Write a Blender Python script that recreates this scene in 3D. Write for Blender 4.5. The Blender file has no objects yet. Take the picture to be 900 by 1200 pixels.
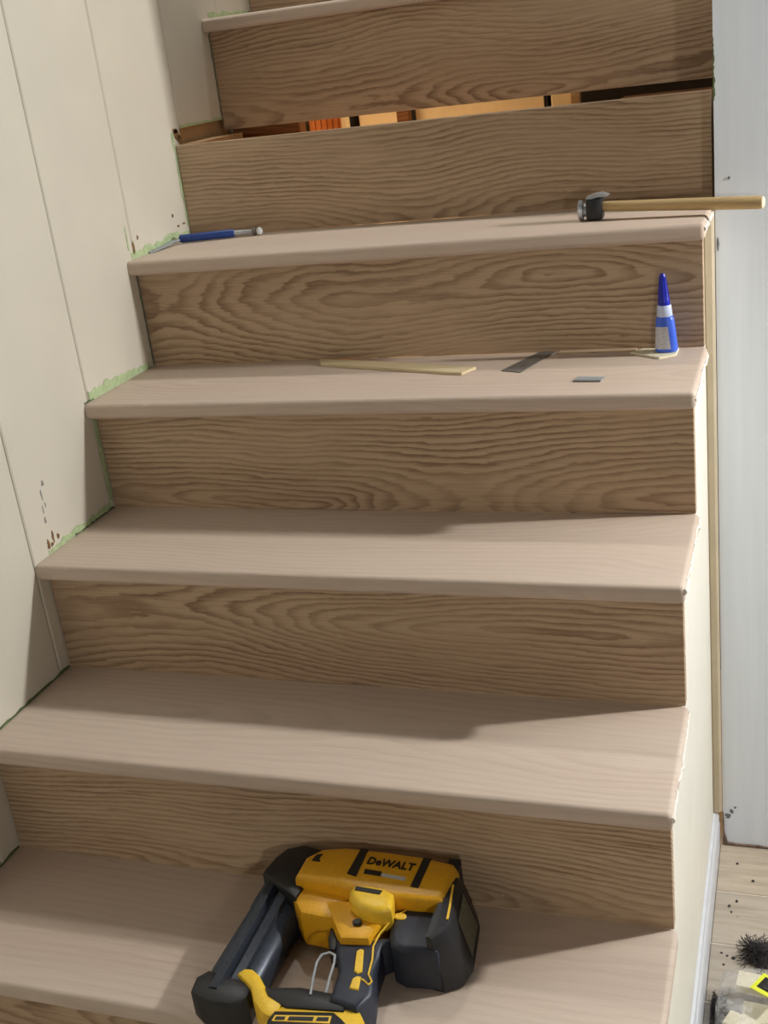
import bpy, bmesh, math, random
from mathutils import Vector, Matrix, noise
R = math.radians
S = bpy.context.scene
COL = S.collection

# ------------------------------------------------------------------ camera
F = 1367.1
cam_d = bpy.data.cameras.new('camera'); cam = bpy.data.objects.new('camera', cam_d); COL.objects.link(cam)
cam_d.sensor_fit = 'VERTICAL'; cam_d.sensor_height = 24.0; cam_d.lens = F / 1200 * 24.0
cam_d.clip_start = 0.02
cam.matrix_world = (Matrix.Translation((1.0961, -0.9371, 1.0416)) @ Matrix.Rotation(0.3656, 4, 'Z')
                    @ Matrix.Rotation(1.1975, 4, 'X') @ Matrix.Rotation(-0.1256, 4, 'Z'))
S.camera = cam

# ------------------------------------------------------------------ world, lights, exposure
w = bpy.data.worlds.new('world'); S.world = w; w.use_nodes = True
w.node_tree.nodes['Background'].inputs[0].default_value = (0.9, 0.93, 1.0, 1)
w.node_tree.nodes['Background'].inputs[1].default_value = 0.1

def lamp(name, kind, loc, power, color, size=0.1, target=None):
    d = bpy.data.lights.new(name, kind); d.energy = power; d.color = color
    if kind == 'AREA': d.shape = 'DISK'; d.size = size
    else: d.shadow_soft_size = size
    o = bpy.data.objects.new(name, d); COL.objects.link(o); o.location = loc
    if target is not None:
        o.rotation_euler = (Vector(target) - Vector(loc)).to_track_quat('-Z', 'Y').to_euler()
    return o
lamp('room_lamp_light', 'POINT', (2.25, 0.855, 1.15), 108, (1.0, 0.985, 0.96), 0.032)
lamp('entry_lamp_light', 'AREA', (1.95, -2.7, 1.00), 14, (1.0, 0.95, 0.88), 0.16, (0.7, 0.6, 0.35))
lamp('upper_hall_light', 'AREA', (0.09, 1.48, 2.40), 11, (1.0, 0.98, 0.95), 0.12, (0.30, 1.0, 0.0))
lamp('under_stair_bulb_light', 'POINT', (0.24, 1.58, 0.55), 7.0, (1.0, 0.70, 0.42), 0.03)

S.view_settings.view_transform = 'Standard'; S.view_settings.look = 'None'
S.view_settings.gamma = 1.0; S.view_settings.use_curve_mapping = False
S.view_settings.exposure = -0.10

# ------------------------------------------------------------------ helpers
def srgb(r, g, b):
    f = lambda c: (c / 255 / 12.92) if c / 255 <= 0.04045 else ((c / 255 + 0.055) / 1.055) ** 2.4
    return (f(r), f(g), f(b), 1.0)

class NT:
    """tiny node builder"""
    def __init__(s, m):
        m.use_nodes = True; s.t = m.node_tree; s.n = s.t.nodes; s.l = s.t.links
        s.b = s.n['Principled BSDF']
    def put(s, sock, v):
        if isinstance(v, bpy.types.NodeSocket): s.l.new(v, sock)
        else: sock.default_value = v
    def math(s, op, a, b=0.0, c=None, clamp=False):
        n = s.n.new('ShaderNodeMath'); n.operation = op; n.use_clamp = clamp
        s.put(n.inputs[0], a); s.put(n.inputs[1], b)
        if c is not None: s.put(n.inputs[2], c)
        return n.outputs[0]
    def comb(s, x, y, z):
        n = s.n.new('ShaderNodeCombineXYZ'); s.put(n.inputs[0], x); s.put(n.inputs[1], y); s.put(n.inputs[2], z); return n.outputs[0]
    def noise(s, v, scale, detail=2.0, rough=0.5, dist=0.0):
        n = s.n.new('ShaderNodeTexNoise'); s.put(n.inputs['Vector'], v); n.inputs['Scale'].default_value = scale
        n.inputs['Detail'].default_value = detail; n.inputs['Roughness'].default_value = rough; n.inputs['Distortion'].default_value = dist
        return n.outputs['Fac']
    def ramp(s, f, stops):
        n = s.n.new('ShaderNodeValToRGB'); s.put(n.inputs[0], f); e = n.color_ramp.elements
        while len(e) < len(stops): e.new(0.5)
        for k, (p, c) in zip(e, stops): k.position = p; k.color = c if isinstance(c, tuple) else (c, c, c, 1)
        return n.outputs[0]
    def mix(s, f, a, b, mode='MIX'):
        n = s.n.new('ShaderNodeMix'); n.data_type = 'RGBA'; n.blend_type = mode
        s.put(n.inputs[0], f); s.put(n.inputs[6], a); s.put(n.inputs[7], b); return n.outputs[2]
    def xyz(s):
        tc = s.n.new('ShaderNodeTexCoord'); sp = s.n.new('ShaderNodeSeparateXYZ'); s.l.new(tc.outputs['Object'], sp.inputs[0])
        return tc.outputs['Object'], sp.outputs[0], sp.outputs[1], sp.outputs[2]
    def rnd(s):
        return s.n.new('ShaderNodeObjectInfo').outputs['Random']
    def bump(s, h, strength, dist=0.001):
        n = s.n.new('ShaderNodeBump'); s.put(n.inputs['Height'], h); n.inputs['Strength'].default_value = strength; n.inputs['Distance'].default_value = dist
        s.l.new(n.outputs[0], s.b.inputs['Normal'])

def mat(name, col, rough=0.5, metal=0.0, vary=0.06, scale=60, bump=0.0, spec=0.5):
    m = bpy.data.materials.new(name); t = NT(m)
    o, x, y, z = t.xyz()
    f = t.noise(o, scale, 3)
    d = tuple(max(0, c * (1 - vary * 2)) for c in col[:3]) + (1,)
    u = tuple(min(1, c * (1 + vary * 2)) for c in col[:3]) + (1,)
    t.put(t.b.inputs['Base Color'], t.ramp(f, [(0.3, d), (0.7, u)]))
    t.b.inputs['Roughness'].default_value = rough; t.b.inputs['Metallic'].default_value = metal
    t.b.inputs['Specular IOR Level'].default_value = spec
    if bump: t.bump(f, bump)
    return m

def oak(name, light, mid, dark, ringk=1.0, contrast=1.0, freq=125.0, rough=0.6):
    """plain-sawn red oak: rings cut by the board face, pores stretched along x"""
    m = bpy.data.materials.new(name); t = NT(m)
    o, x, y, z = t.xyz(); r = t.rnd()
    v = t.math('ADD', y, z)                         # across the board for treads (y) and risers (z)
    ro = t.math('MULTIPLY', r, 37.0)
    xo = t.math('ADD', x, ro)
    # wandering heart of the cathedral grain
    n1 = t.noise(t.comb(t.math('MULTIPLY', xo, 1.5), t.math('MULTIPLY', v, 2.5), ro), 1.0, 1.0)
    n2 = t.noise(t.comb(t.math('MULTIPLY', xo, 1.5), ro, 5.0), 1.0, 1.5)
    n3 = t.noise(t.comb(t.math('MULTIPLY', xo, 9.0), t.math('MULTIPLY', v, 42.0), ro), 1.0, 4.0, 0.6)
    cen = t.math('MULTIPLY', t.math('FRACT', t.math('MULTIPLY', r, 7.31)), 0.16)
    vloc = t.math('MODULO', t.math('ADD', t.math('ADD', v, 10.0), t.math('MULTIPLY', ro, 0.05)), 0.26)
    a = t.math('ADD', t.math('SUBTRACT', vloc, t.math('ADD', cen, 0.05)), t.math('MULTIPLY', t.math('SUBTRACT', n1, 0.5), 0.12))
    b = t.math('MULTIPLY', t.math('SUBTRACT', n2, 0.36), 0.24)
    rr = t.math('SQRT', t.math('ADD', t.math('MULTIPLY', a, a), t.math('MULTIPLY', b, b)))
    rr = t.math('ADD', rr, t.math('MULTIPLY', t.math('SUBTRACT', n3, 0.5), 0.015))
    ph = t.math('FRACT', t.math('MULTIPLY', rr, freq))
    band = t.ramp(ph, [(0.0, 0.0), (0.35, 0.05), (0.72, 0.8), (0.86, 1.0), (1.0, 0.0)])
    broad = t.noise(t.comb(t.math('MULTIPLY', xo, 3.0), t.math('MULTIPLY', v, 14.0), ro), 1.0, 2.0)
    band = t.math('MULTIPLY', band, t.ramp(broad, [(0.30, 0.22), (0.62, 1.15)]))
    pores = t.noise(t.comb(t.math('MULTIPLY', xo, 11.0), t.math('MULTIPLY', v, 330.0), ro), 1.0, 2.0)
    pores = t.ramp(pores, [(0.45, 0.0), (0.68, 1.0)])
    f = t.math('ADD', t.math('MULTIPLY', band, 0.78 * ringk), t.math('MULTIPLY', pores, 0.24), clamp=True)
    f = t.math('MULTIPLY', f, contrast, clamp=True)
    tone = t.noise(t.comb(t.math('MULTIPLY', xo, 0.8), t.math('MULTIPLY', v, 9.0), ro), 1.0, 1.0)
    base = t.mix(t.ramp(tone, [(0.35, 0.0), (0.65, 1.0)]), light, mid)
    c = t.mix(f, base, dark)
    t.put(t.b.inputs['Base Color'], c)
    t.b.inputs['Roughness'].default_value = rough
    t.b.inputs['Specular IOR Level'].default_value = 0.3
    t.bump(f, 0.12, -0.0006)
    return m

M = {}
M['riser'] = oak('riser_oak', srgb(196, 171, 141), srgb(186, 160, 131), srgb(134, 107, 82))
M['tread'] = oak('tread_oak', srgb(208, 191, 174), srgb(201, 182, 165), srgb(152, 126, 108), ringk=0.45, contrast=0.42, freq=80)
M['raw'] = oak('raw_pine', srgb(196, 160, 116), srgb(186, 150, 106), srgb(140, 100, 64), ringk=0.6, contrast=0.7)
M['slat'] = oak('slat_wood', srgb(220, 204, 168), srgb(212, 194, 156), srgb(180, 156, 118), ringk=0.4, contrast=0.5)
M['orange'] = oak('orange_wood', srgb(238, 158, 96), srgb(226, 142, 80), srgb(180, 96, 48), ringk=0.5, contrast=0.6)
M['brownwood'] = oak('brown_wood', srgb(150, 104, 64), srgb(136, 92, 56), srgb(90, 58, 34))
M['cream_board'] = mat('cream_board', srgb(240, 222, 180), 0.6, scale=20, vary=0.03)
M['cream'] = mat('cream_wall_paint', srgb(219, 213, 197), 0.45, scale=9, vary=0.012, spec=0.4)
M['creamskirt'] = mat('cream_skirt_paint', srgb(240, 236, 222), 0.4, scale=12, vary=0.012)
M['trimbeige'] = mat('beige_corner_trim', srgb(190, 176, 150), 0.5, scale=20, vary=0.03)
M['white'] = None
m = bpy.data.materials.new('white_wall_paint'); t = NT(m); o, x, y, z = t.xyz()
f = t.noise(t.comb(t.math('MULTIPLY', x, 60), t.math('MULTIPLY', y, 60), t.math('MULTIPLY', z, 3)), 1.0, 3)
t.put(t.b.inputs['Base Color'], t.ramp(f, [(0.3, srgb(228, 236, 246)), (0.7, srgb(236, 243, 252))])); t.b.inputs['Roughness'].default_value = 0.5
t.bump(f, 0.06); M['white'] = m
M['lowbounce'] = mat('low_bounce_grey', srgb(66, 64, 61), 0.8, scale=10, vary=0.01)  # dark grey chosen so the unseen walls and ceilings bounce less light
M['base'] = mat('baseboard_paint', srgb(214, 217, 222), 0.35, scale=20, vary=0.015)
M['tape'] = mat('green_tape', srgb(180, 198, 152), 0.7, scale=90, vary=0.08, bump=0.2)
M['tapedark'] = mat('green_tape_dirty', srgb(96, 112, 72), 0.8, scale=140, vary=0.2, bump=0.3)
M['caulk'] = mat('white_caulk', srgb(232, 224, 212), 0.6, scale=120, vary=0.05, bump=0.3)
M['chip'] = mat('exposed_brown_board', srgb(128, 94, 58), 0.9, scale=150, vary=0.25, bump=0.5)
M['scuff'] = mat('pencil_grey', srgb(150, 146, 138), 0.8, scale=200, vary=0.2)
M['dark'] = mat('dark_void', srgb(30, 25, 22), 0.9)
M['grout'] = mat('pale_seam', srgb(214, 206, 190), 0.7)
M['rust'] = mat('brown_edge', srgb(124, 104, 92), 0.8, scale=120, vary=0.2)
M['smudge'] = mat('grey_smudge', srgb(122, 122, 128), 0.8, scale=160, vary=0.2)
M['yellow'] = mat('yellow_plastic', srgb(226, 166, 22), 0.42, scale=200, vary=0.03, bump=0.05)
M['yellow2'] = mat('bright_yellow_plastic', srgb(240, 196, 52), 0.4, scale=200, vary=0.03)
M['black'] = mat('black_plastic', srgb(30, 30, 32), 0.45, scale=200, vary=0.1, bump=0.1)
M['slate'] = mat('dark_slate_metal', srgb(50, 56, 66), 0.38, metal=0.35, scale=160, vary=0.1, bump=0.06)
M['navy'] = mat('dark_navy_rubber', srgb(38, 44, 58), 0.5, scale=200, vary=0.08, bump=0.15)
M['print'] = mat('black_print', srgb(24, 22, 20), 0.5, vary=0.02)
M['greyprint'] = mat('pale_grey_print', srgb(188, 188, 182), 0.5, vary=0.05, scale=300)
M['labelgrey'] = mat('olive_grey_label', srgb(150, 146, 124), 0.5, vary=0.12, scale=220)
M['steel'] = mat('steel', srgb(178, 182, 186), 0.35, metal=0.5, scale=90, vary=0.08)
M['darksteel'] = mat('dark_steel', srgb(112, 108, 102), 0.45, metal=0.2, scale=90, vary=0.1)
M['bladegrey'] = mat('blade_grey', srgb(158, 166, 170), 0.4, metal=0.1, scale=90, vary=0.06)
M['blue'] = mat('glue_blue', srgb(66, 104, 224), 0.35, scale=60, vary=0.04)
M['darkblue'] = mat('cap_dark_blue', srgb(22, 36, 168), 0.3, scale=60, vary=0.05)
M['palecollar'] = mat('collar_pale_blue', srgb(196, 208, 236), 0.35, scale=60, vary=0.03)
M['bluelabel'] = mat('label_grey_white', srgb(196, 196, 204), 0.5, scale=300, vary=0.08)
M['toolblue'] = mat('tool_blue_grip', srgb(28, 60, 130), 0.5, scale=120, vary=0.06)
M['clear'] = mat('pale_clear_plastic', srgb(206, 208, 208), 0.2, scale=60, vary=0.03)
M['handle'] = oak('hammer_handle_wood', srgb(196, 168, 120), srgb(184, 156, 108), srgb(140, 110, 70), ringk=0.4, contrast=0.6)
M['endgrain'] = mat('pale_end_grain', srgb(226, 208, 176), 0.7, scale=200, vary=0.06)
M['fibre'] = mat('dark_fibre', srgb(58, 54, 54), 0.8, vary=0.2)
M['shim'] = mat('cream_shim_wood', srgb(236, 228, 200), 0.6, scale=40, vary=0.03)
M['neon'] = mat('neon_yellow_label', srgb(226, 232, 60), 0.5, vary=0.03)
m = bpy.data.materials.new('clear_bag_film'); t = NT(m)
o, x, y, z = t.xyz(); f = t.noise(o, 45, 3, dist=0.6)
t.put(t.b.inputs['Base Color'], t.ramp(f, [(0.3, srgb(196, 194, 192)), (0.7, srgb(226, 226, 226))]))
t.b.inputs['Roughness'].default_value = 0.25
t.put(t.b.inputs['Alpha'], t.ramp(f, [(0.35, 0.10), (0.72, 0.42)])); t.bump(f, 0.6, 0.004); M['bag'] = m
# floor planks: tone per board, streaks along x, stains
m = bpy.data.materials.new('worn_vinyl_plank'); t = NT(m); o, x, y, z = t.xyz(); r = t.rnd(); ro = t.math('MULTIPLY', r, 31)
st = t.noise(t.comb(t.math('ADD', t.math('MULTIPLY', x, 6), ro), t.math('MULTIPLY', y, 60), ro), 1.0, 4, 0.6)
tone = t.mix(t.ramp(t.math('FRACT', t.math('MULTIPLY', r, 5.7)), [(0.3, 0.0), (0.7, 1.0)]), srgb(196, 182, 162), srgb(160, 155, 148))
c = t.mix(t.ramp(st, [(0.42, 0.0), (0.75, 0.65)]), tone, srgb(138, 122, 104))
sp = t.noise(o, 70, 3, 0.6)
c = t.mix(t.ramp(sp, [(0.68, 0.0), (0.76, 0.75)]), c, srgb(74, 68, 64))
t.put(t.b.inputs['Base Color'], c); t.b.inputs['Roughness'].default_value = 0.45; M['plank'] = m

def finish(o, label=None, cat=None, group=None, kind=None):
    for k, v in (('label', label), ('category', cat), ('group', group), ('kind', kind)):
        if v: o[k] = v
    return o
def empty(name, loc=(0, 0, 0), **kw):
    o = bpy.data.objects.new(name, None); COL.objects.link(o); o.location = loc; o.empty_display_size = 0.05
    return finish(o, **kw)
def mk(name, bm, m, parent=None, base=None, smooth=False, **kw):
    """bm in world coordinates; origin moved to base (or the parent's origin)"""
    bmesh.ops.recalc_face_normals(bm, faces=bm.faces[:])
    off = Vector((0, 0, 0)); p = parent
    while p is not None: off += p.location; p = p.parent
    b = Vector(base) if base is not None else off
    for v in bm.verts: v.co -= b
    me = bpy.data.meshes.new(name); bm.to_mesh(me); bm.free()
    me.materials.append(m)
    if smooth:
        me.polygons.foreach_set('use_smooth', [True] * len(me.polygons))
        try: me.set_sharp_from_angle(angle=R(38))
        except Exception: pass
    o = bpy.data.objects.new(name, me); COL.objects.link(o)
    if parent is not None: o.parent = parent
    o.location = b - off
    return finish(o, **kw)
def box(x0, x1, y0, y1, z0, z1, bev=0.0, seg=2, bm=None):
    b = bm or bmesh.new()
    vs = [b.verts.new(c) for c in ((x0,y0,z0),(x1,y0,z0),(x1,y1,z0),(x0,y1,z0),(x0,y0,z1),(x1,y0,z1),(x1,y1,z1),(x0,y1,z1))]
    fs = [b.faces.new([vs[i] for i in q]) for q in ((3,2,1,0),(4,5,6,7),(0,1,5,4),(1,2,6,5),(2,3,7,6),(3,0,4,7))]
    if bev:
        es = list({e for f in fs for e in f.edges})
        bmesh.ops.bevel(b, geom=es, offset=bev, segments=seg, profile=0.5, affect='EDGES', clamp_overlap=True)
    return b
def prism(pts, z0, z1, bev=0.0, axis='z', seg=2, topz=None):
    """extruded outline; axis 'z': pts are (x,y); 'x': pts are (y,z); 'y': pts are (x,z). topz: per-point top height"""
    b = bmesh.new(); n = len(pts)
    def P(p, h): return (p[0], p[1], h) if axis == 'z' else ((h, p[0], p[1]) if axis == 'x' else (p[0], h, p[1]))
    lo = [b.verts.new(P(p, z0)) for p in pts]; hi = [b.verts.new(P(p, topz[i] if topz else z1)) for i, p in enumerate(pts)]
    bt = b.faces.new(lo[::-1]); tp = b.faces.new(hi)
    for i in range(n): b.faces.new((lo[i], lo[(i+1) % n], hi[(i+1) % n], hi[i]))
    bmesh.ops.recalc_face_normals(b, faces=b.faces[:])
    if bev:
        es = list(tp.edges) + list(bt.edges)
        bmesh.ops.bevel(b, geom=es, offset=bev, segments=seg, profile=0.5, affect='EDGES', clamp_overlap=True)
    return b
def tube(path, rad, n=8, bm=None, flat=1.0, cap=True):
    b = bm or bmesh.new(); rings = []; path = [Vector(p) for p in path]
    rads = rad if isinstance(rad, (list, tuple)) else [rad] * len(path)
    for i, p in enumerate(path):
        d = (path[min(i+1, len(path)-1)] - path[max(i-1, 0)]).normalized()
        u = d.cross(Vector((0, 0, 1)));  u = u.normalized() if u.length > 1e-4 else Vector((1, 0, 0))
        v = u.cross(d).normalized()
        rings.append([b.verts.new(p + (u * math.cos(2*math.pi*k/n) + v * math.sin(2*math.pi*k/n) * flat) * rads[i]) for k in range(n)])
    for a, c in zip(rings, rings[1:]):
        for k in range(n): b.faces.new((a[k], a[(k+1) % n], c[(k+1) % n], c[k]))
    if cap: b.faces.new(rings[0][::-1]); b.faces.new(rings[-1])
    return b
def loft(rings):
    b = bmesh.new(); vr = [[b.verts.new(p) for p in r] for r in rings]; n = len(vr[0])
    for a, c in zip(vr, vr[1:]):
        for k in range(n): b.faces.new((a[k], a[(k+1) % n], c[(k+1) % n], c[k]))
    b.faces.new(vr[0][::-1]); b.faces.new(vr[-1]); return b
def text_bm(body, size, ext, loc, rz, sx=1.0, bold=0.0):
    cu = bpy.data.curves.new('lettering', 'FONT'); cu.body = body; cu.size = size; cu.extrude = ext; cu.offset = bold
    cu.align_x = 'CENTER'; cu.align_y = 'CENTER'; cu.resolution_u = 3
    o = bpy.data.objects.new('lettering', cu); COL.objects.link(o)
    dg = bpy.context.evaluated_depsgraph_get(); me = bpy.data.meshes.new_from_object(o.evaluated_get(dg))
    b = bmesh.new(); b.from_mesh(me); bpy.data.objects.remove(o); bpy.data.meshes.remove(me); bpy.data.curves.remove(cu)
    b.transform(Matrix.Translation(loc) @ Matrix.Rotation(rz, 4, 'Z') @ Matrix.Diagonal((sx, 1, 1, 1)))
    return b

# ------------------------------------------------------------------ stair numbers
YR = {-1: -0.213, 0: 0.0, 1: 0.2274, 2: 0.4403, 3: 0.6545, 4: 0.8675, 5: 1.0862, 6: 1.3015, 7: 1.515, 8: 1.73}
ZT = {-1: -0.226, 0: 0.0, 1: 0.1888, 2: 0.3771, 3: 0.5663, 4: 0.7569, 5: 0.9393, 6: 1.1402, 7: 1.33, 8: 1.52}
NOSE = 0.0261; TH = 0.0252; FZ = -0.4554; XR = 0.961; XT = 0.9660; XS = 0.9545
YW = 0.99; CEIL = 1.74

# ------------------------------------------------------------------ setting: room shell
wl = mk('wall_left', box(-0.14, -0.05, -3.2, 3.0, FZ, 3.6), M['raw'], kind='structure')
GR = [0.415 - 0.232 * k for k in range(15, 0, -1)] + [0.415, 0.645, 0.8735, 1.117, 1.35, 1.582, 1.815, 2.05, 2.28, 2.52, 2.75, 3.0]
for a, c in zip(GR, GR[1:]):
    zb = 0.953 if 1.1 < a < 1.2 else FZ
    mk('wall_panel', box(-0.010, 0.0, a + 0.0012, c - 0.0012, zb, 3.6, 0.0022, 1), M['cream'], wl)
mk('backing_board', box(-0.05, -0.010, -3.2, 1.117, FZ, 3.6), M['chip'], wl)
mk('backing_board', box(-0.05, -0.010, 1.118, 3.0, FZ, 3.6), M['raw'], wl)

wr = mk('wall_right', box(0.971, 3.9, YW, YW + 0.12, FZ, CEIL), M['white'], kind='structure')
mk('wall_stairwell', box(0.971, 1.07, YW + 0.12, 3.0, FZ, 3.6), M['white'], kind='structure')
mk('wall_upper', box(0.971, 1.07, -1.2, YW + 0.12, CEIL + 0.06, 3.6), M['white'], kind='structure')
mk('wall_back', box(-0.14, 3.9, -3.3, -3.2, FZ, CEIL), M['lowbounce'], kind='structure')
mk('wall_far_right', box(3.9, 4.0, -3.3, YW + 0.12, FZ, CEIL), M['lowbounce'], kind='structure')
mk('wall_upper_front', box(-0.14, 1.07, -1.3, -1.2, CEIL + 0.06, 3.6), M['lowbounce'], kind='structure')
mk('wall_upper_end', box(-0.14, 1.07, 3.0, 3.1, FZ, 3.6), M['lowbounce'], kind='structure')
cb = box(0.971, 3.9, -1.2, YW + 0.12, CEIL, CEIL + 0.06); box(-0.14, 3.9, -3.3, -1.2, CEIL, CEIL + 0.06, bm=cb)
mk('ceiling', cb, M['lowbounce'], kind='structure')
mk('ceiling_upper', box(-0.14, 1.07, -1.3, 3.1, 3.6, 3.66), M['lowbounce'], kind='structure')
fl = mk('floor', box(-0.14, 3.9, -3.3, 3.0, FZ - 0.08, FZ - 0.002), M['grout'], kind='structure')
random.seed(4)
edges = [0.99]; 
while edges[-1] > -3.2: edges.append(edges[-1] - 0.136)
for i, (a, c) in enumerate(zip(edges, edges[1:])):
    xs = [0.9655] + [0.9655 + (0.42 + 0.53 * (i % 3)) + 1.22 * k for k in range(4)]
    for p, q in zip(xs, xs[1:]):
        if p > 3.9: break
        mk('floor_plank', box(p + 0.0006, min(q, 3.9) - 0.0006, c + 0.0016, a - 0.0016, FZ - 0.006, FZ + random.uniform(-0.0004, 0.0), 0.0012, 1), M['plank'], fl)
# ------------------------------------------------------------------ staircase
st = empty('staircase', (0, 0, FZ), label='unfinished red oak staircase with one tread still missing near the top', cat='staircase')
TR = {}
for i in range(-1, 8):
    z0 = FZ if i == -1 else ZT[i-1]
    z1 = ZT[i] - TH
    if i == 5: z0, z1 = ZT[4], 0.9246
    if i == 6: z0 = 0.9325
    rb = mk('riser', box(0.0015, XR, YR[i], YR[i] + 0.018, z0, z1, 0.0008, 1), M['riser'], st)
    if i == 5: continue
    b = bmesh.new(); y0 = YR[i] - NOSE; y1 = YR[i+1] - 0.0002
    if i == 4: y1 = YR[5] - 0.0002
    x1 = XT
    box(0.001, x1, y0, y1, ZT[i] - TH, ZT[i], bm=b)
    es = [e for e in b.edges if all(abs(v.co.y - y0) < 1e-6 for v in e.verts) and abs(e.verts[0].co.x - e.verts[1].co.x) > 0.1]
    es2 = [e for e in b.edges if all(abs(v.co.x - x1) < 1e-6 for v in e.verts)]
    bmesh.ops.bevel(b, geom=es, offset=0.0075, segments=6, profile=0.5, affect='EDGES')
    es2 = [e for e in b.edges if all(abs(v.co.x - x1) < 1e-6 for v in e.verts)]
    bmesh.ops.bevel(b, geom=es2, offset=0.0085, segments=4, profile=0.5, affect='EDGES', clamp_overlap=True)
    TR[i] = mk('tread', b, M['tread'], st, smooth=True)
# cream closed skirt on the open side (stepped outline)
SB = 0.0184          # the skirt starts behind the risers
pts = [(YR[-1] + SB, FZ)]
for i in range(-1, 5):
    pts.append((YR[i] + SB, ZT[i] - TH - 0.0004))
    pts.append((YR[i+1] + SB if i < 4 else YW, ZT[i] - TH - 0.0004))
pts = [p for p in pts]; pts[-1] = (YW - 0.001, ZT[4] - TH - 0.0004)
pts.append((YW - 0.001, FZ))
mk('skirt_panel', prism(pts, 0.948, XS, axis='x'), M['creamskirt'], st, label='cream painted skirt on the open side')
# ragged caulk along the open tread ends
random.seed(11)
for i in (1, 2, 3, 4):
    b = bmesh.new(); y0 = YR[i] - NOSE + 0.004; y1 = min(YR[i+1], YW) - 0.004; n = 26
    path = []; rad = []
    for k in range(n):
        tt = k / (n - 1); y = y0 + (y1 - y0) * tt
        path.append((XT - 0.0008 + random.uniform(-0.0012, 0.0012), y, ZT[i] - 0.006 - random.uniform(0, 0.006)))
        rad.append(random.uniform(0.0016, 0.0046))
    mk('caulk_bead', tube(path, rad, 6), M['caulk'], TR[i], smooth=True, label='ragged white filler along the tread end')
# stringer under the missing tread, seen through the slot
mk('stringer', box(0.002, 0.04, 1.106, 1.30, 0.72, 0.9252), M['raw'], st)
mk('stringer', box(0.80, 0.955, 1.106, 1.2985, 0.72, 0.918), M['brownwood'], st)
# trim strips
mk('trim_1', prism([(XS + 0.0002, 0.9895), (XS + 0.0002, 0.976), (0.958, 0.974), (0.966, 0.975), (0.9695, 0.979), (0.970, 0.9895)], -0.3725, 0.752, 0.001, seg=1), M['trimbeige'], kind='structure')
bp = [(0.0, 0.0), (0.011, 0.0), (0.011, 0.05), (0.0095, 0.056), (0.0095, 0.066), (0.006, 0.072), (0.005, 0.080), (0.0, 0.0825)]
mk('baseboard_right', prism([(XS + 0.0002 + a, FZ + c) for a, c in bp], -0.2, YW - 0.001, axis='y'), M['base'], kind='structure')
mk('trim_2', prism([(0.9705, FZ + 0.001), (1.06, FZ + 0.001), (1.06, FZ + 0.0035), (1.035, FZ + 0.006), (1.0, FZ + 0.0048), (0.980, FZ + 0.007), (0.9740, FZ + 0.03), (0.9725, FZ + 0.075), (0.9712, FZ + 0.075)], YW - 0.003, YW - 0.0002, axis='y'), M['rust'], kind='structure')
# ------------------------------------------------------------------ marks on walls (parts of the walls)
def ragged(line, h, thick, seed, jit=0.004, x=0.0002):
    """thin torn strip on the left wall along a (y,z) line, h high"""
    random.seed(seed); lo = []; hi = []
    n = 22
    for k in range(n):
        tt = k / (n - 1) * (len(line) - 1); i = min(int(tt), len(line) - 2); f = tt - i
        y = line[i][0] * (1-f) + line[i+1][0] * f; z = line[i][1] * (1-f) + line[i+1][1] * f
        hh = h[i] * (1-f) + h[i+1] * f
        lo.append((y, z)); hi.append((y + random.uniform(-1, 1) * 0.001, z + max(0.0008, hh + random.uniform(-jit, jit))))
    return prism(lo + hi[::-1], x, x + thick, axis='x')
def vstrip(y0, z0, y1, z1, wd, seed, jit=0.0015, thick=0.0007):
    random.seed(seed); n = 18; a = []; c = []
    for k in range(n):
        f = k / (n - 1); y = y0 + (y1 - y0) * f; z = z0 + (z1 - z0) * f
        a.append((y - max(0.001, wd + random.uniform(-jit, jit)), z)); c.append((y, z))
    return prism(a + c[::-1], 0.0002, 0.0002 + thick, axis='x')
mk('masking_tape', ragged([(0.648, 0.5672), (0.70, 0.5672), (0.78, 0.5672), (0.852, 0.5672)], [0.014, 0.018, 0.015, 0.009], 0.0008, 1), M['tape'],
   label='pale green tape remnant on wall above the tread with the glue bottle', cat='tape', group='green tape remnants on the left wall')
mk('masking_tape', ragged([(0.455, 0.378), (0.52, 0.378), (0.645, 0.378)], [0.005, 0.012, 0.010], 0.0007, 2, 0.003), M['tape'],
   label='pale green tape remnant on wall beside brown paint chips', cat='tape', group='green tape remnants on the left wall')
mk('masking_tape', ragged([(0.862, 0.758), (0.90, 0.758), (1.0, 0.758), (1.083, 0.758)], [0.010, 0.012, 0.016, 0.014], 0.0007, 3, 0.005), M['tape'],
   label='torn pale green tape along wall beside the blue-handled tool', cat='tape', group='green tape remnants on the left wall')
mk('masking_tape', vstrip(1.0855, 0.778, 1.0855, 0.948, 0.006, 4, 0.003), M['tape'],
   label='thin upright pale green tape strip beside the slotted upper riser', cat='tape', group='green tape remnants on the left wall')
mk('masking_tape', vstrip(0.8585, 0.7735, 0.8585, 0.815, 0.003, 14, 0.002), M['tape'],
   label='small pale green tape tab at corner above the blue-handled tool tip', cat='tape', group='green tape remnants on the left wall')
mk('masking_tape', vstrip(0.6535, 0.392, 0.6535, 0.536, 0.009, 5, 0.002), M['tape'],
   label='faint upright green tape strip under the third nosing up at the wall', cat='tape', group='green tape remnants on the left wall')
mk('masking_tape', ragged([(1.119, 0.9535), (1.299, 0.9535)], [0.005, 0.004], 0.0007, 6, 0.002), M['tape'],
   label='thin green tape line along the cut panel edge beside the slot', cat='tape', group='green tape remnants on the left wall')
mk('masking_tape', ragged([(1.31, 1.1415), (1.51, 1.1415)], [0.010, 0.012], 0.0007, 16, 0.003), M['tape'],
   label='green tape remnant on wall above the topmost visible tread', cat='tape', group='green tape remnants on the left wall')
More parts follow.
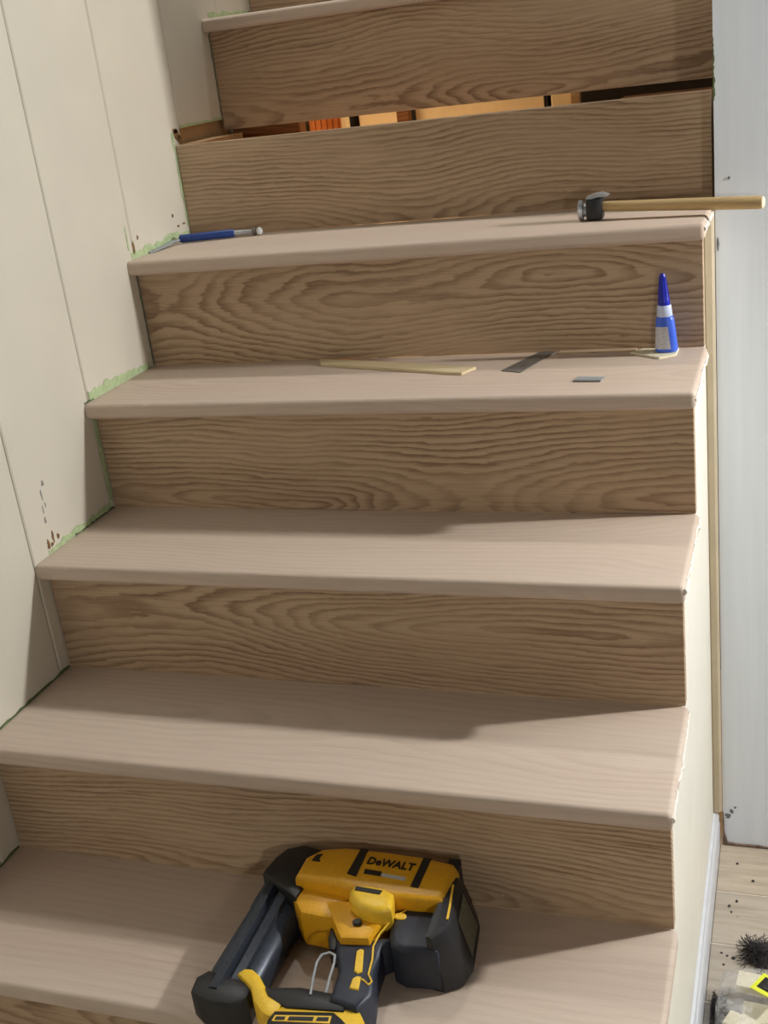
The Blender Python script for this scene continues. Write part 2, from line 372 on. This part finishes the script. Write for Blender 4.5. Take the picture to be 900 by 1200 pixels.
# dirty dark joint lines where stair meets wall
for a in ((0.8666, 0.568, 0.8666, 0.730), (1.3005, 0.955, 1.3005, 1.112)):
    mk('joint_line', vstrip(*a, 0.0022, 7, 0.001, 0.0006), M['tapedark'], wl)
for a, hh in (([(0.205, 0.1894), (0.438, 0.1894)], 0.003), ([(0.53, 0.3776), (0.652, 0.3776)], 0.0022), ([(0.632, 0.5668), (0.66, 0.5668)], 0.002), ([(0.0, 0.0005), (0.225, 0.0005)], 0.003)):
    mk('joint_line', ragged(a, [hh, hh], 0.0011, 8, 0.0018), M['tapedark'], wl)
def blot(pts, m, name, x=0.0002, th=0.0006): mk(name, prism(pts, x, x + th, axis='x'), m, wl)
def blob(y, z, ry, rz, seed, m, name, th=0.0006):
    random.seed(seed); blot([(y + math.cos(a) * ry * random.uniform(0.55, 1.2), z + math.sin(a) * rz * random.uniform(0.55, 1.2)) for a in [2*math.pi*k/12 for k in range(12)]], m, name, th=th)
for i, (y, z, ry, rz) in enumerate([(0.459, 0.393, 0.0035, 0.009), (0.474, 0.401, 0.003, 0.011), (0.487, 0.3965, 0.003, 0.006), (0.468, 0.3905, 0.004, 0.004),
                                    (0.874, 0.777, 0.0035, 0.010), (0.893, 0.790, 0.003, 0.004), (0.925, 0.7705, 0.006, 0.004), (1.03, 0.806, 0.003, 0.004), (1.045, 0.785, 0.006, 0.002), (1.068, 0.786, 0.006, 0.002)]):
    blob(y, z, ry, rz, 20 + i, M['chip'], 'paint_chip')
for i, (y, z, ry, rz) in enumerate([(0.479, 0.488, 0.004, 0.006), (0.4705, 0.472, 0.002, 0.010), (0.466, 0.450, 0.0015, 0.008), (0.4655, 0.432, 0.003, 0.006), (0.474, 0.455, 0.0012, 0.006)]):
    blob(y, z, ry, rz, 40 + i, M['scuff'], 'pencil_scuff', 0.0004)
for i, (y, z, ry, rz) in enumerate([(1.098, 0.943, 0.013, 0.010), (1.107, 0.934, 0.008, 0.010), (1.094, 0.950, 0.010, 0.005)]):
    blob(y, z, ry, rz, 60 + i, M['chip'], 'paint_chip', 0.0014)
for i, (px, pz, rx, rz) in enumerate([(0.981, -0.389, 0.006, 0.006), (0.987, -0.377, 0.0045, 0.005), (0.994, -0.368, 0.003, 0.003), (0.9925, 0.80, 0.002, 0.003), (0.975, 0.70, 0.002, 0.012)]):
    random.seed(80 + i)
    b = prism([(px + math.cos(a) * rx * random.uniform(0.5, 1.2), pz + math.sin(a) * rz * random.uniform(0.5, 1.2)) for a in [2*math.pi*k/11 for k in range(11)]], YW - 0.0008, YW - 0.0002, axis='y')
    mk('wall_smudge', b, M['smudge'], wr)
random.seed(90); a = []; c = []
for k in range(24):
    f = k / 23; z = 0.915 + 0.09 * f; a.append((0.9706, z)); c.append((0.9712 + random.uniform(0.0005, 0.004) * (1 - 0.7 * f), z))
mk('chipped_edge', prism(a + c[::-1], YW - 0.0012, YW - 0.0002, axis='y'), M['tapedark'], wr)

# ------------------------------------------------------------------ space behind the slot
mk('wall_under_stairs', box(0.001, 0.969, 1.76, 1.80, FZ, 1.30), M['lowbounce'], kind='structure')
def leaning(name, x0, x1, y, m, label, cat, z1=1.10, th=0.02, grp='boards stored behind the open slot'):
    mk(name, box(x0, x1, y, y + th, FZ, z1, 0.002, 1), m, base=((x0 + x1) / 2, y, FZ), label=label, cat=cat, group=grp)
for k in range(6):
    leaning('orange_board', 0.022 + k * 0.0150, 0.0355 + k * 0.0150, 1.70, M['orange'], 'narrow orange wooden board seen through the slot between the risers', 'board', th=0.016, grp='orange slats behind the slot')
leaning('stud', 0.002, 0.150, 1.335, M['brownwood'], 'dark brown upright added to block bulb light at the left end of the open slot', 'stud', th=0.035)  # added blocker: keeps the bulb's light off the notch at the left wall
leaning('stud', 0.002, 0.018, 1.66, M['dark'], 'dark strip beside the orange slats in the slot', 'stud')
leaning('stud', 0.116, 0.131, 1.66, M['cream_board'], 'slim pale upright stud beside the orange slats in slot', 'stud')
leaning('panel_board', 0.146, 0.245, 1.70, M['cream_board'], 'short cream board between two studs seen through slot', 'board')
leaning('stud', 0.249, 0.279, 1.66, M['brownwood'], 'brown upright stud dividing the lit cream boards in slot', 'stud')
leaning('panel_board', 0.2815, 0.577, 1.70, M['cream_board'], 'widest cream board glowing in the open slot', 'board')
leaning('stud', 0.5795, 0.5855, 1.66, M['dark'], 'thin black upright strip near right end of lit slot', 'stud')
leaning('panel_board', 0.588, 0.632, 1.70, M['cream_board'], 'small cream board right of the thin black strip', 'board')
leaning('stud', 0.634, 0.655, 1.68, M['slat'], 'pale rough stud at the right end of lit slot', 'stud')
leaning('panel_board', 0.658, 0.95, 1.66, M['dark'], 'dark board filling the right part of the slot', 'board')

# ------------------------------------------------------------------ nail gun lying on the lowest visible tread
ng = empty('nail_gun', (0.57, 0.10, 0.0), label='yellow and black cordless nail gun lying on the lowest visible tread', cat='nail gun')
def G(name, bm, m, parent=ng, **kw): return mk(name, bm, m, parent, smooth=True, **kw)
# magazine: ridged bar sloping towards the tread front
a0 = Vector((0.4720, 0.2050, 0.0)); a1 = Vector((0.4660, -0.020, 0.0)); ax = (a1 - a0).normalized(); sx = Vector((-ax.y, ax.x, 0)).normalized()
if sx.x < 0: sx = -sx
def magring(tt, wl_, wr_, ztop, zbot):
    c = a0.lerp(a1, tt); prof = [(-1, 0.25), (-1, 0.62), (-0.72, 0.86), (-0.50, 0.86), (-0.44, 0.98), (-0.14, 1.0), (-0.06, 0.84), (0.06, 0.80), (0.12, 0.92), (0.44, 0.90), (0.50, 0.78), (0.8, 0.70), (1, 0.50), (1, 0.12), (0.7, 0.0), (-0.7, 0.0)]
    return [c + sx * (p * (wl_ if p < 0 else wr_)) + Vector((0, 0, zbot + (ztop - zbot) * h)) for p, h in prof]
mag = G('magazine', loft([magring(0.0, 0.030, 0.034, 0.066, 0.006), magring(0.35, 0.033, 0.036, 0.062, 0.004), magring(0.36, 0.032, 0.034, 0.060, 0.004), magring(1.0, 0.036, 0.034, 0.048, 0.002)]), M['slate'])
G('nose_head', prism([(0.444, 0.160), (0.449, 0.192), (0.458, 0.212), (0.480, 0.2225), (0.507, 0.216), (0.512, 0.16), (0.508, 0.120), (0.476, 0.140)], 0.004, 0.070, 0.005), M['black'])
bb = [(0.4285, -0.026), (0.4255, -0.006), (0.436, 0.008), (0.492, 0.002), (0.5005, -0.006), (0.5025, -0.025), (0.488, -0.0375), (0.4655, -0.0395), (0.442, -0.035)]
G('bumper', prism(bb, 0.0005, 0.046, 0.006), M['black'])
# yellow housing
body = G('housing', prism([(0.5000, 0.142), (0.5000, 0.180), (0.516, 0.200), (0.545, 0.2085), (0.60, 0.2095), (0.655, 0.2075), (0.695, 0.2010), (0.7035, 0.190), (0.7002, 0.153), (0.6985, 0.131), (0.6465, 0.128), (0.610, 0.124), (0.560, 0.138)], 0.010, 0.0865, 0.008, seg=3), M['yellow'])
G('front_block', prism([(0.4985, 0.128), (0.4935, 0.160), (0.500, 0.186), (0.56, 0.19), (0.575, 0.15), (0.570, 0.1000), (0.552, 0.0985), (0.5214, 0.1010)], 0.012, 0.066, 0.006), M['yellow'])
G('neck', prism([(0.545, 0.125), (0.66, 0.150), (0.6420, 0.1265), (0.6300, 0.103), (0.6225, 0.0711), (0.5874, 0.0658), (0.5724, 0.0863)], 0.012, 0.068, 0.006), M['yellow'])
G('switch_bulge', prism([(0.5790, 0.128), (0.584, 0.139), (0.600, 0.142), (0.6234, 0.140), (0.638, 0.132), (0.642, 0.105), (0.625, 0.096), (0.6008, 0.1005), (0.584, 0.114)], 0.05, 0.0885, 0.009, seg=3), M['yellow2'])
# motor end and battery side, black
def capring(k, z):      # k: how far the rear face has drawn in (it leans back towards the top)
    P = [(0.6850, 0.2125), (0.700, 0.2140), (0.7180, 0.201), (0.7270, 0.180), (0.7370, 0.1072), (0.7320, 0.0829), (0.7120, 0.0700), (0.6950, 0.072), (0.6930, 0.110), (0.6945, 0.150)]
    W = [0, 0, 1, 1, 1, 1, .5, 0, 0, 0]
    return [(p[0] - 0.022 * k * q, p[1] + (0.004 * k * q if p[1] < 0.15 else -0.004 * k * q), z) for p, q in zip(P, W)]
capo = G('end_cap', loft([capring(0.12, 0.002), capring(0.0, 0.006), capring(0.85, 0.074), capring(1.0, 0.0795), capring(1.25, 0.0815)]), M['black'])
def rear(y, z): return (0.727 + (0.180 - y) * 0.1375 - 0.022 * 0.85 * (z - 0.006) / 0.068 + 0.0012, y, z)
rl = bmesh.new(); rl.faces.new([rl.verts.new(rear(*q)) for q in ((0.174, 0.016), (0.118, 0.016), (0.122, 0.066), (0.170, 0.066))])
bmesh.ops.solidify(rl, geom=rl.faces[:], thickness=0.001)
G('rating_label', rl, M['labelgrey'], capo, label='olive grey rating label')
G('motor_cover', prism([(0.6380, 0.1172), (0.6430, 0.1385), (0.662, 0.142), (0.700, 0.145), (0.712, 0.11), (0.708, 0.0690), (0.6653, 0.0640), (0.6500, 0.070), (0.6420, 0.088)], 0.002, 0.0655, 0.008, seg=3), M['navy'])
G('yellow_edge', tube([(0.7030, 0.165, 0.0812), (0.7085, 0.130, 0.0812), (0.7115, 0.106, 0.0806)], 0.0016, 6), M['yellow2'])
# handle
hd = G('handle', prism([(0.578, 0.074), (0.590, 0.080), (0.6235, 0.084), (0.640, 0.092), (0.650, 0.085), (0.6370, 0.0733), (0.6400, 0.0338), (0.6460, 0.0162), (0.6500, -0.002), (0.6400, -0.0255), (0.6038, -0.0200), (0.5990, 0.025), (0.5860, 0.050)], 0.008, 0.0575, 0.008, seg=3), M['navy'])
G('grip_inset', prism([(0.6185, 0.0265), (0.6105, 0.0580), (0.6140, 0.0625), (0.6184, 0.0617), (0.6285, 0.0275), (0.6240, 0.0240)], 0.05, 0.0592, 0.001, seg=1), M['yellow2'], hd)
G('grip_inset', prism([(0.6220, 0.0005), (0.6205, 0.0155), (0.6245, 0.0205), (0.6295, 0.0202), (0.6335, -0.0003)], 0.05, 0.0590, 0.001, seg=1), M['yellow2'], hd)
zs = 0.0578
G('piping', tube([(0.6520, 0.1272, 0.067), (0.6400, 0.1100, 0.067), (0.6310, 0.0860, 0.063), (0.6275, 0.0700, zs), (0.6335, 0.0484, zs), (0.6365, 0.0260, zs), (0.6440, 0.0160, zs), (0.6420, 0.0105, zs), (0.6335, 0.0165, zs), (0.6250, 0.0175, zs)], 0.0012, 6), M['yellow2'])
for px, py, pz, rr in ((0.6480, 0.1165, 0.0655, 0.0062), (0.6930, 0.136, 0.0800, 0.0050)):
    G('yellow_button', prism([(px + math.cos(2*math.pi*k/12) * rr * 1.25, py + math.sin(2*math.pi*k/12) * rr) for k in range(12)], pz - 0.004, pz + 0.0016, 0.0008, seg=1), M['yellow2'])
G('lock_button', prism([(0.6010 + math.cos(2*math.pi*k/12) * 0.0058, 0.0920 + math.sin(2*math.pi*k/12) * 0.0052) for k in range(12)], 0.064, 0.0725, 0.001, seg=1), M['black'])
G('trigger', prism([(0.5600, 0.0990), (0.5740, 0.1010), (0.5780, 0.0810), (0.5800, 0.0640), (0.5720, 0.0640), (0.5640, 0.0800)], 0.020, 0.050, 0.003), M['black'])
# foot with hook and battery plate
G('jam_hook', prism([(0.4770, 0.0040), (0.4830, 0.0130), (0.4930, 0.0140), (0.5050, 0.0070), (0.5200, -0.0090), (0.5290, -0.0180), (0.5500, -0.0165), (0.5520, -0.0310), (0.5450, -0.0520), (0.5300, -0.046), (0.5150, -0.0330), (0.5020, -0.0130), (0.4890, -0.0040)], 0.016, 0.0515, 0.004), M['yellow2'])
G('rail', prism([(0.520, -0.0120), (0.5630, -0.0030), (0.6000, -0.0040), (0.6250, -0.010), (0.6250, -0.0280), (0.5570, -0.0360), (0.5290, -0.0240)], 0.010, 0.0535, 0.004), M['black'])
ft = G('foot', prism([(0.5400, -0.0560), (0.5500, -0.0300), (0.5900, -0.0205), (0.6280, -0.0120), (0.6420, -0.0220), (0.6600, -0.0450), (0.6600, -0.0620), (0.6420, -0.0720), (0.5480, -0.0840)], 0.010, 0.0505, 0.004), M['yellow2'])
bat = G('battery', prism([(0.5440, -0.058), (0.5470, -0.0440), (0.6150, -0.0320), (0.6280, -0.0400), (0.6480, -0.0560), (0.6400, -0.0740), (0.5480, -0.0860)], 0.006, 0.0545, 0.003), M['black'])
G('battery_label', prism([(0.5505, -0.0595), (0.5508, -0.0510), (0.6150, -0.0395), (0.6165, -0.0500)], 0.05, 0.0552), M['yellow2'], bat)
G('battery_print', prism([(0.5530, -0.0580), (0.5533, -0.0530), (0.5640, -0.0512), (0.5640, -0.0560)], 0.05, 0.0556), M['print'], bat)
G('battery_print', prism([(0.5680, -0.0557), (0.5683, -0.0500), (0.5960, -0.0450), (0.5965, -0.0508)], 0.05, 0.0556), M['print'], bat)
G('battery_print', prism([(0.6000, -0.0500), (0.6003, -0.0445), (0.6130, -0.0421), (0.6138, -0.0477)], 0.05, 0.0556), M['print'], bat)
G('belt_hook', tube([(0.5790, -0.014, 0.054), (0.5745, 0.0080, 0.058), (0.5705, 0.0300, 0.060), (0.5720, 0.0425, 0.060), (0.5800, 0.0480, 0.060), (0.5880, 0.0450, 0.060), (0.5915, 0.0330, 0.060), (0.5930, 0.0150, 0.058), (0.5955, -0.008, 0.054)], 0.0016, 8), M['steel'])
# lettering on the housing
zt = 0.0866
def quad(p, z=zt, th=0.0006): return prism(p, z - 0.001, z + th)
G('stripe', quad([(0.5665, 0.1560), (0.5680, 0.2060), (0.5785, 0.2060), (0.5800, 0.1525)]), M['print'], body)
G('stripe', quad([(0.6535, 0.1470), (0.6545, 0.2030), (0.6650, 0.2020), (0.6641, 0.1460)]), M['print'], body)
G('brand_lettering', text_bm('DeWALT', 0.0190, 0.0004, (0.6165, 0.1830, zt + 0.0004), R(-3.0), 0.84, 0.0004), M['print'], body)
G('print_strip', quad([(0.5875, 0.1600), (0.5868, 0.1686), (0.6100, 0.1672), (0.6105, 0.1587)]), M['print'], body)
G('print_strip', quad([(0.6115, 0.1587), (0.6110, 0.1645), (0.6433, 0.1622), (0.6435, 0.1560)]), M['greyprint'], body)
G('switch_print', prism([(0.5880, 0.1262), (0.5875, 0.1330), (0.6227, 0.1312), (0.6213, 0.1240)], 0.086, 0.0893), M['print'])
G('housing_mark', quad([(0.512, 0.172), (0.514, 0.184), (0.522, 0.187), (0.520, 0.178), (0.524, 0.172)], 0.0868), M['print'], body)

# ------------------------------------------------------------------ things on the tread with the glue bottle (tread 3)
z3 = ZT[3]
gb = empty('glue_bottle', (0.9075, 0.838, z3 + 0.0032), label='small blue glue bottle with dark blue pointed cap on tread', cat='bottle')
bz = gb.location.z
def supe(cx, cy, rx, ry, z, e=2.6, n=28):
    r = []
    for k in range(n):
        a = 2*math.pi*k/n; c, s = math.cos(a), math.sin(a)
        r.append((cx + rx * abs(c) ** (2/e) * (1 if c >= 0 else -1), cy + ry * abs(s) ** (2/e) * (1 if s >= 0 else -1), z))
    return r
def lean(dz): return 0.9075 - dz * 0.028, 0.838
def ring(dz, rx, ry, e=2.6): c = lean(dz); return supe(c[0], c[1], rx, ry, bz + dz, e)
mk('body', loft([ring(0, 0.0145, 0.010), ring(0.0015, 0.0165, 0.012), ring(0.004, 0.0170, 0.0125), ring(0.030, 0.0152, 0.0115), ring(0.049, 0.0136, 0.0108), ring(0.053, 0.0124, 0.0102), ring(0.055, 0.0098, 0.0088)]), M['blue'], gb, smooth=True)
mk('collar', loft([ring(0.0545, 0.0112, 0.0105, 2), ring(0.0555, 0.0118, 0.011, 2), ring(0.0705, 0.0104, 0.0100, 2), ring(0.0715, 0.0098, 0.0094, 2)]), M['palecollar'], gb, smooth=True)
mk('cap', loft([ring(0.0708, 0.0088, 0.0088, 2), ring(0.073, 0.0092, 0.0092, 2), ring(0.082, 0.0084, 0.0084, 2), ring(0.084, 0.0076, 0.0076, 2), ring(0.116, 0.0042, 0.0042, 2), ring(0.1185, 0.0030, 0.0030, 2)]), M['darkblue'], gb, smooth=True)
for k in range(8):
    a = 2*math.pi*k/8; c0 = lean(0.083); c1 = lean(0.114)
    mk('cap_rib', tube([(c0[0] + math.cos(a) * 0.0076, c0[1] + math.sin(a) * 0.0076, bz + 0.083), (c1[0] + math.cos(a) * 0.0043, c1[1] + math.sin(a) * 0.0043, bz + 0.114)], 0.0008, 5), M['darkblue'], gb)
# label: follows the front of the body
lb = bmesh.new(); rows = []
for j in range(7):
    dz = 0.006 + 0.034 * j / 6; cx, cy = lean(dz); rx = 0.0170 + (0.0152 - 0.0170) * (dz - 0.004) / 0.026; ry = 0.0125 - 0.001 * (dz - 0.004) / 0.026
    row = []
    for k in range(9):
        a = R(-158 + (88 - j * 1.2) * k / 8); c, s = math.cos(a), math.sin(a); e = 2.6
        row.append(lb.verts.new((cx + (rx + 0.0004) * abs(c) ** (2/e) * (1 if c >= 0 else -1), cy + (ry + 0.0005) * abs(s) ** (2/e) * (1 if s >= 0 else -1), bz + dz)))
    rows.append(row)
for a, c in zip(rows, rows[1:]):
    for k in range(8): lb.faces.new((a[k], a[k+1], c[k+1], c[k]))
mk('label', lb, M['bluelabel'], gb, smooth=True, label='pale grey paper label')

def slab(pts, z0, th, m, name, label, cat, bev=0.0005, topz=None, **kw):
    cx = sum(p[0] for p in pts) / len(pts); cy = sum(p[1] for p in pts) / len(pts)
    return mk(name, prism(pts, z0, z0 + th, bev, seg=1), m, base=(cx, cy, z0), label=label, cat=cat, **kw)
slab([(0.3250, 0.8620), (0.3420, 0.8250), (0.6080, 0.7440), (0.6230, 0.7760)], z3, 0.0045, M['slat'], 'paint_stick', 'long thin pale wooden slat lying on the tread', 'stick')
slab([(0.6660, 0.7620), (0.6991, 0.7494), (0.7330, 0.8660), (0.7050, 0.8660)], z3, 0.0014, M['darksteel'], 'scraper_blade', 'dark grey steel scraper blade beside the pale slat', 'blade')
slab([(0.7880, 0.6920), (0.8290, 0.6890), (0.8320, 0.7130), (0.7920, 0.7180)], z3, 0.0012, M['bladegrey'], 'razor_blade', 'small light grey razor blade near the tread edge', 'blade')
rz_ = bpy.data.objects['razor_blade']
mk('spine', prism([(0.7880, 0.6920), (0.8290, 0.6890), (0.8293, 0.6935), (0.7888, 0.6965)], z3 + 0.0010, z3 + 0.0020), M['darksteel'], rz_)
slab([(0.7400, 0.8480), (0.7400, 0.8640), (0.8600, 0.8640), (0.8600, 0.8500)], z3, 0.0035, M['riser'], 'wood_strip', 'thin brown wood strip lying against the riser', 'strip')
slab([(0.8520, 0.8400), (0.9000, 0.8030), (0.9230, 0.8180), (0.9240, 0.8560), (0.8700, 0.8600)], z3, 0.0030, M['shim'], 'wooden_shim', 'thin cream wooden shim under the blue glue bottle', 'shim')

# ------------------------------------------------------------------ things on tread 4
z4 = ZT[4]
hm = empty('hammer', (0.80, 0.945, z4), label='small hammer with wooden handle jutting past the tread end', cat='hammer')
h0 = Vector((0.796, 0.946, z4 + 0.0205)); h1 = Vector((1.044, 0.905, z4 + 0.0145))
b = tube([h0.lerp(h1, f) for f in (0, 0.06, 0.25, 0.5, 0.8, 0.97, 1.0)], [0.0080, 0.0086, 0.0090, 0.0098, 0.0104, 0.0106, 0.0098], 14, flat=0.92)
mk('handle', b, M['handle'], hm, smooth=True)
mk('handle_end', tube([h1 - (h1 - h0).normalized() * 0.001, h1 + (h1 - h0).normalized() * 0.0012, h1 + (h1 - h0).normalized() * 0.0028], [0.0099, 0.0094, 0.0070], 14, flat=0.92), M['endgrain'], hm, smooth=True)
mk('eye_block', box(0.7795, 0.8050, 0.932, 0.960, z4 + 0.0015, z4 + 0.0345, 0.003), M['black'], hm, smooth=True)
b = loft([[(x, 0.946 + math.cos(2*math.pi*k/12) * r, z4 + 0.0165 + math.sin(2*math.pi*k/12) * r) for k in range(12)] for x, r in ((0.7800, 0.0105), (0.7750, 0.0105), (0.7735, 0.0150), (0.7680, 0.0160), (0.7665, 0.0145))])
mk('striking_face', b, M['steel'], hm, smooth=True)
for s in (-1, 1):
    b = loft([[(x - 0.002, 0.946 + s * wy - wd, z - th), (x - 0.002, 0.946 + s * wy + wd, z - th), (x, 0.946 + s * wy + wd, z + th), (x, 0.946 + s * wy - wd, z + th)]
              for x, z, wy, wd, th in ((0.781, z4 + 0.033, 0.006, 0.0055, 0.004), (0.793, z4 + 0.0375, 0.007, 0.0052, 0.003), (0.804, z4 + 0.039, 0.008, 0.0045, 0.0022), (0.815, z4 + 0.0365, 0.009, 0.003, 0.001))])
    mk('claw', b, M['steel'], hm, smooth=True)
bt = empty('scribing_tool', (0.09, 1.03, z4), label='blue-handled metal tool lying on tread against the left wall', cat='tool')
zc = z4 + 0.0085
mk('grip', tube([(0.016, 1.014, zc), (0.019, 1.0145, zc), (0.112, 1.0385, zc), (0.116, 1.0395, zc)], [0.0062, 0.0074, 0.0074, 0.0062], 12), M['toolblue'], bt, smooth=True)
mk('shaft', tube([(0.114, 1.039, zc), (0.152, 1.0465, zc - 0.001)], 0.0046, 10), M['steel'], bt, smooth=True)
mk('clamp_ring', tube([(0.1490, 1.0458, zc - 0.001), (0.1505, 1.0461, zc - 0.001), (0.1560, 1.0472, zc - 0.001), (0.1575, 1.0475, zc - 0.001)], [0.0050, 0.0066, 0.0066, 0.0050], 10), M['darksteel'], bt, smooth=True)
mk('round_end', tube([(0.1570 + 0.012 * (1 - math.cos(math.pi * k / 8)) / 2, 1.0474, zc - 0.001) for k in range(9)], [max(0.0006, 0.0074 * math.sin(math.pi * k / 8)) for k in range(9)], 12), M['clear'], bt, smooth=True)
mk('curved_blade', loft([[(x - wd, y, zc - 0.002 + dz), (x + wd, y - 0.001, zc - 0.002 + dz), (x + wd, y - 0.001, zc + 0.001 + dz), (x - wd, y, zc + 0.001 + dz)] for x, y, wd, dz in ((0.0185, 1.015, 0.005, 0.0), (0.0105, 1.003, 0.005, -0.001), (0.0075, 0.980, 0.0048, -0.003), (0.0060, 0.950, 0.0040, -0.0048), (0.0048, 0.930, 0.0030, -0.0058), (0.0035, 0.920, 0.0008, -0.006))]), M['bladegrey'], bt, smooth=True)

# ------------------------------------------------------------------ clutter on the floor, lower right
def clump(name, cx, cy, rx, ry, rz_, n, seed, label):
    random.seed(seed); b = bmesh.new()
    for k in range(n):
        a = random.uniform(0, 6.283); rr = math.sqrt(random.random())
        p = Vector((cx + math.cos(a) * rr * rx, cy + math.sin(a) * rr * ry, FZ + 0.001 + random.random() * rz_ * (1.05 - rr)))
        d = Vector((random.uniform(-1, 1), random.uniform(-1, 1), random.uniform(-0.4, 0.4))).normalized(); path = []
        for j in range(6):
            path.append(p.copy()); p = p + d * random.uniform(0.003, 0.006)
            d = (d + Vector((random.uniform(-1, 1), random.uniform(-1, 1), random.uniform(-0.8, 0.8))) * 0.55).normalized()
            p.z = max(p.z, FZ + 0.0008); p.x = max(p.x, 0.977)
        tube(path, random.uniform(0.0003, 0.0007), 3, bm=b, cap=False)
    return mk(name, b, M['fibre'], base=(cx, cy, FZ), label=label, cat='fibre clump', group='dark fibre clumps on the floor')
clump('fibre_clump', 1.048, 0.700, 0.026, 0.030, 0.030, 520, 1, 'dark tangled clump of fibres on the plank floor beyond the bag')
clump('fibre_clump', 0.9855, 0.556, 0.007, 0.034, 0.016, 240, 2, 'small dark fibre clump squeezed between baseboard and clear bag')
for i, (x, y) in enumerate([(0.985, 0.695), (0.995, 0.690), (1.005, 0.686), (0.99, 0.668), (1.004, 0.83), (0.992, 0.815), (0.996, 0.80), (1.03, 0.89), (1.0, 0.935)]):
    random.seed(200 + i); r = random.uniform(0.002, 0.0038)
    mk('debris_crumb', loft([[(x + math.cos(2*math.pi*k/7) * r * q * random.uniform(0.7, 1.3), y + math.sin(2*math.pi*k/7) * r * q * random.uniform(0.7, 1.3), FZ + h * r) for k in range(7)] for q, h in ((0.9, 0.05), (1.0, 0.5), (0.5, 1.0))]), M['fibre'], base=(x, y, FZ),
       label='tiny dark crumb of debris on the plank floor', cat='crumb', group='dark crumbs on the floor')
b = bmesh.new(); bmesh.ops.create_icosphere(b, subdivisions=4, radius=1.0)
for v in b.verts:
    p = v.co.copy(); n = noise.noise(p * 2.2 + Vector((3, 1, 7))) * 0.16 + noise.noise(p * 5.0) * 0.07
    q = p * (1 + n)
    e = 0.62
    q = Vector((math.copysign(abs(q.x) ** e, q.x), math.copysign(abs(q.y) ** e, q.y), math.copysign(abs(q.z) ** 0.8, q.z)))
    v.co = Vector((1.062 + q.x * 0.076, 0.535 + q.y * 0.092, FZ + 0.0305 + max(-0.029, q.z * 0.030)))
bag = mk('plastic_bag', b, M['bag'], base=(1.06, 0.535, FZ), smooth=True, label='clear plastic bag of cream wooden shims on the floor', cat='bag')
def shim(cx, cy, z, l, wd, th, a, label):
    c, s = math.cos(a), math.sin(a)
    pts = [(cx + x * c - y * s, cy + x * s + y * c) for x, y in ((-l/2, -wd/2), (l/2, -wd/2), (l/2, wd/2), (-l/2, wd/2))]
    mk('bagged_shim', prism(pts, z, z + th, 0.001, seg=1), M['shim'], base=(cx, cy, z), label=label, cat='shim', group='shims in the clear bag')
shim(1.070, 0.600, FZ + 0.020, 0.11, 0.034, 0.016, R(-6), 'cream shim at the far side of the clear bag')
shim(1.078, 0.545, FZ + 0.012, 0.105, 0.040, 0.014, R(-4), 'cream shim in the middle of the clear bag')
shim(1.050, 0.497, FZ + 0.026, 0.10, 0.030, 0.016, R(-22), 'cream shim nearest the baseboard corner of the clear bag')
zl = FZ + 0.0625
def lq(cx, cy, l, wd, a, z, th):
    c, s = math.cos(a), math.sin(a)
    return prism([(cx + x * c - y * s, cy + x * s + y * c) for x, y in ((-l/2, -wd/2), (l/2, -wd/2), (l/2, wd/2), (-l/2, wd/2))], z, z + th)
mk('bag_label', lq(1.0660, 0.5660, 0.044, 0.040, R(-30), zl, 0.0008), M['neon'], bag, label='neon yellow printed label')
mk('bag_label_print', lq(1.0680, 0.5660, 0.034, 0.026, R(-30), zl + 0.0007, 0.0006), M['print'], bag)
mk('bag_label_lettering', text_bm('S', 0.030, 0.0003, (1.0650, 0.5675, zl + 0.0015), R(-30), 1.0, 0.0004), M['lowbounce'], bag)
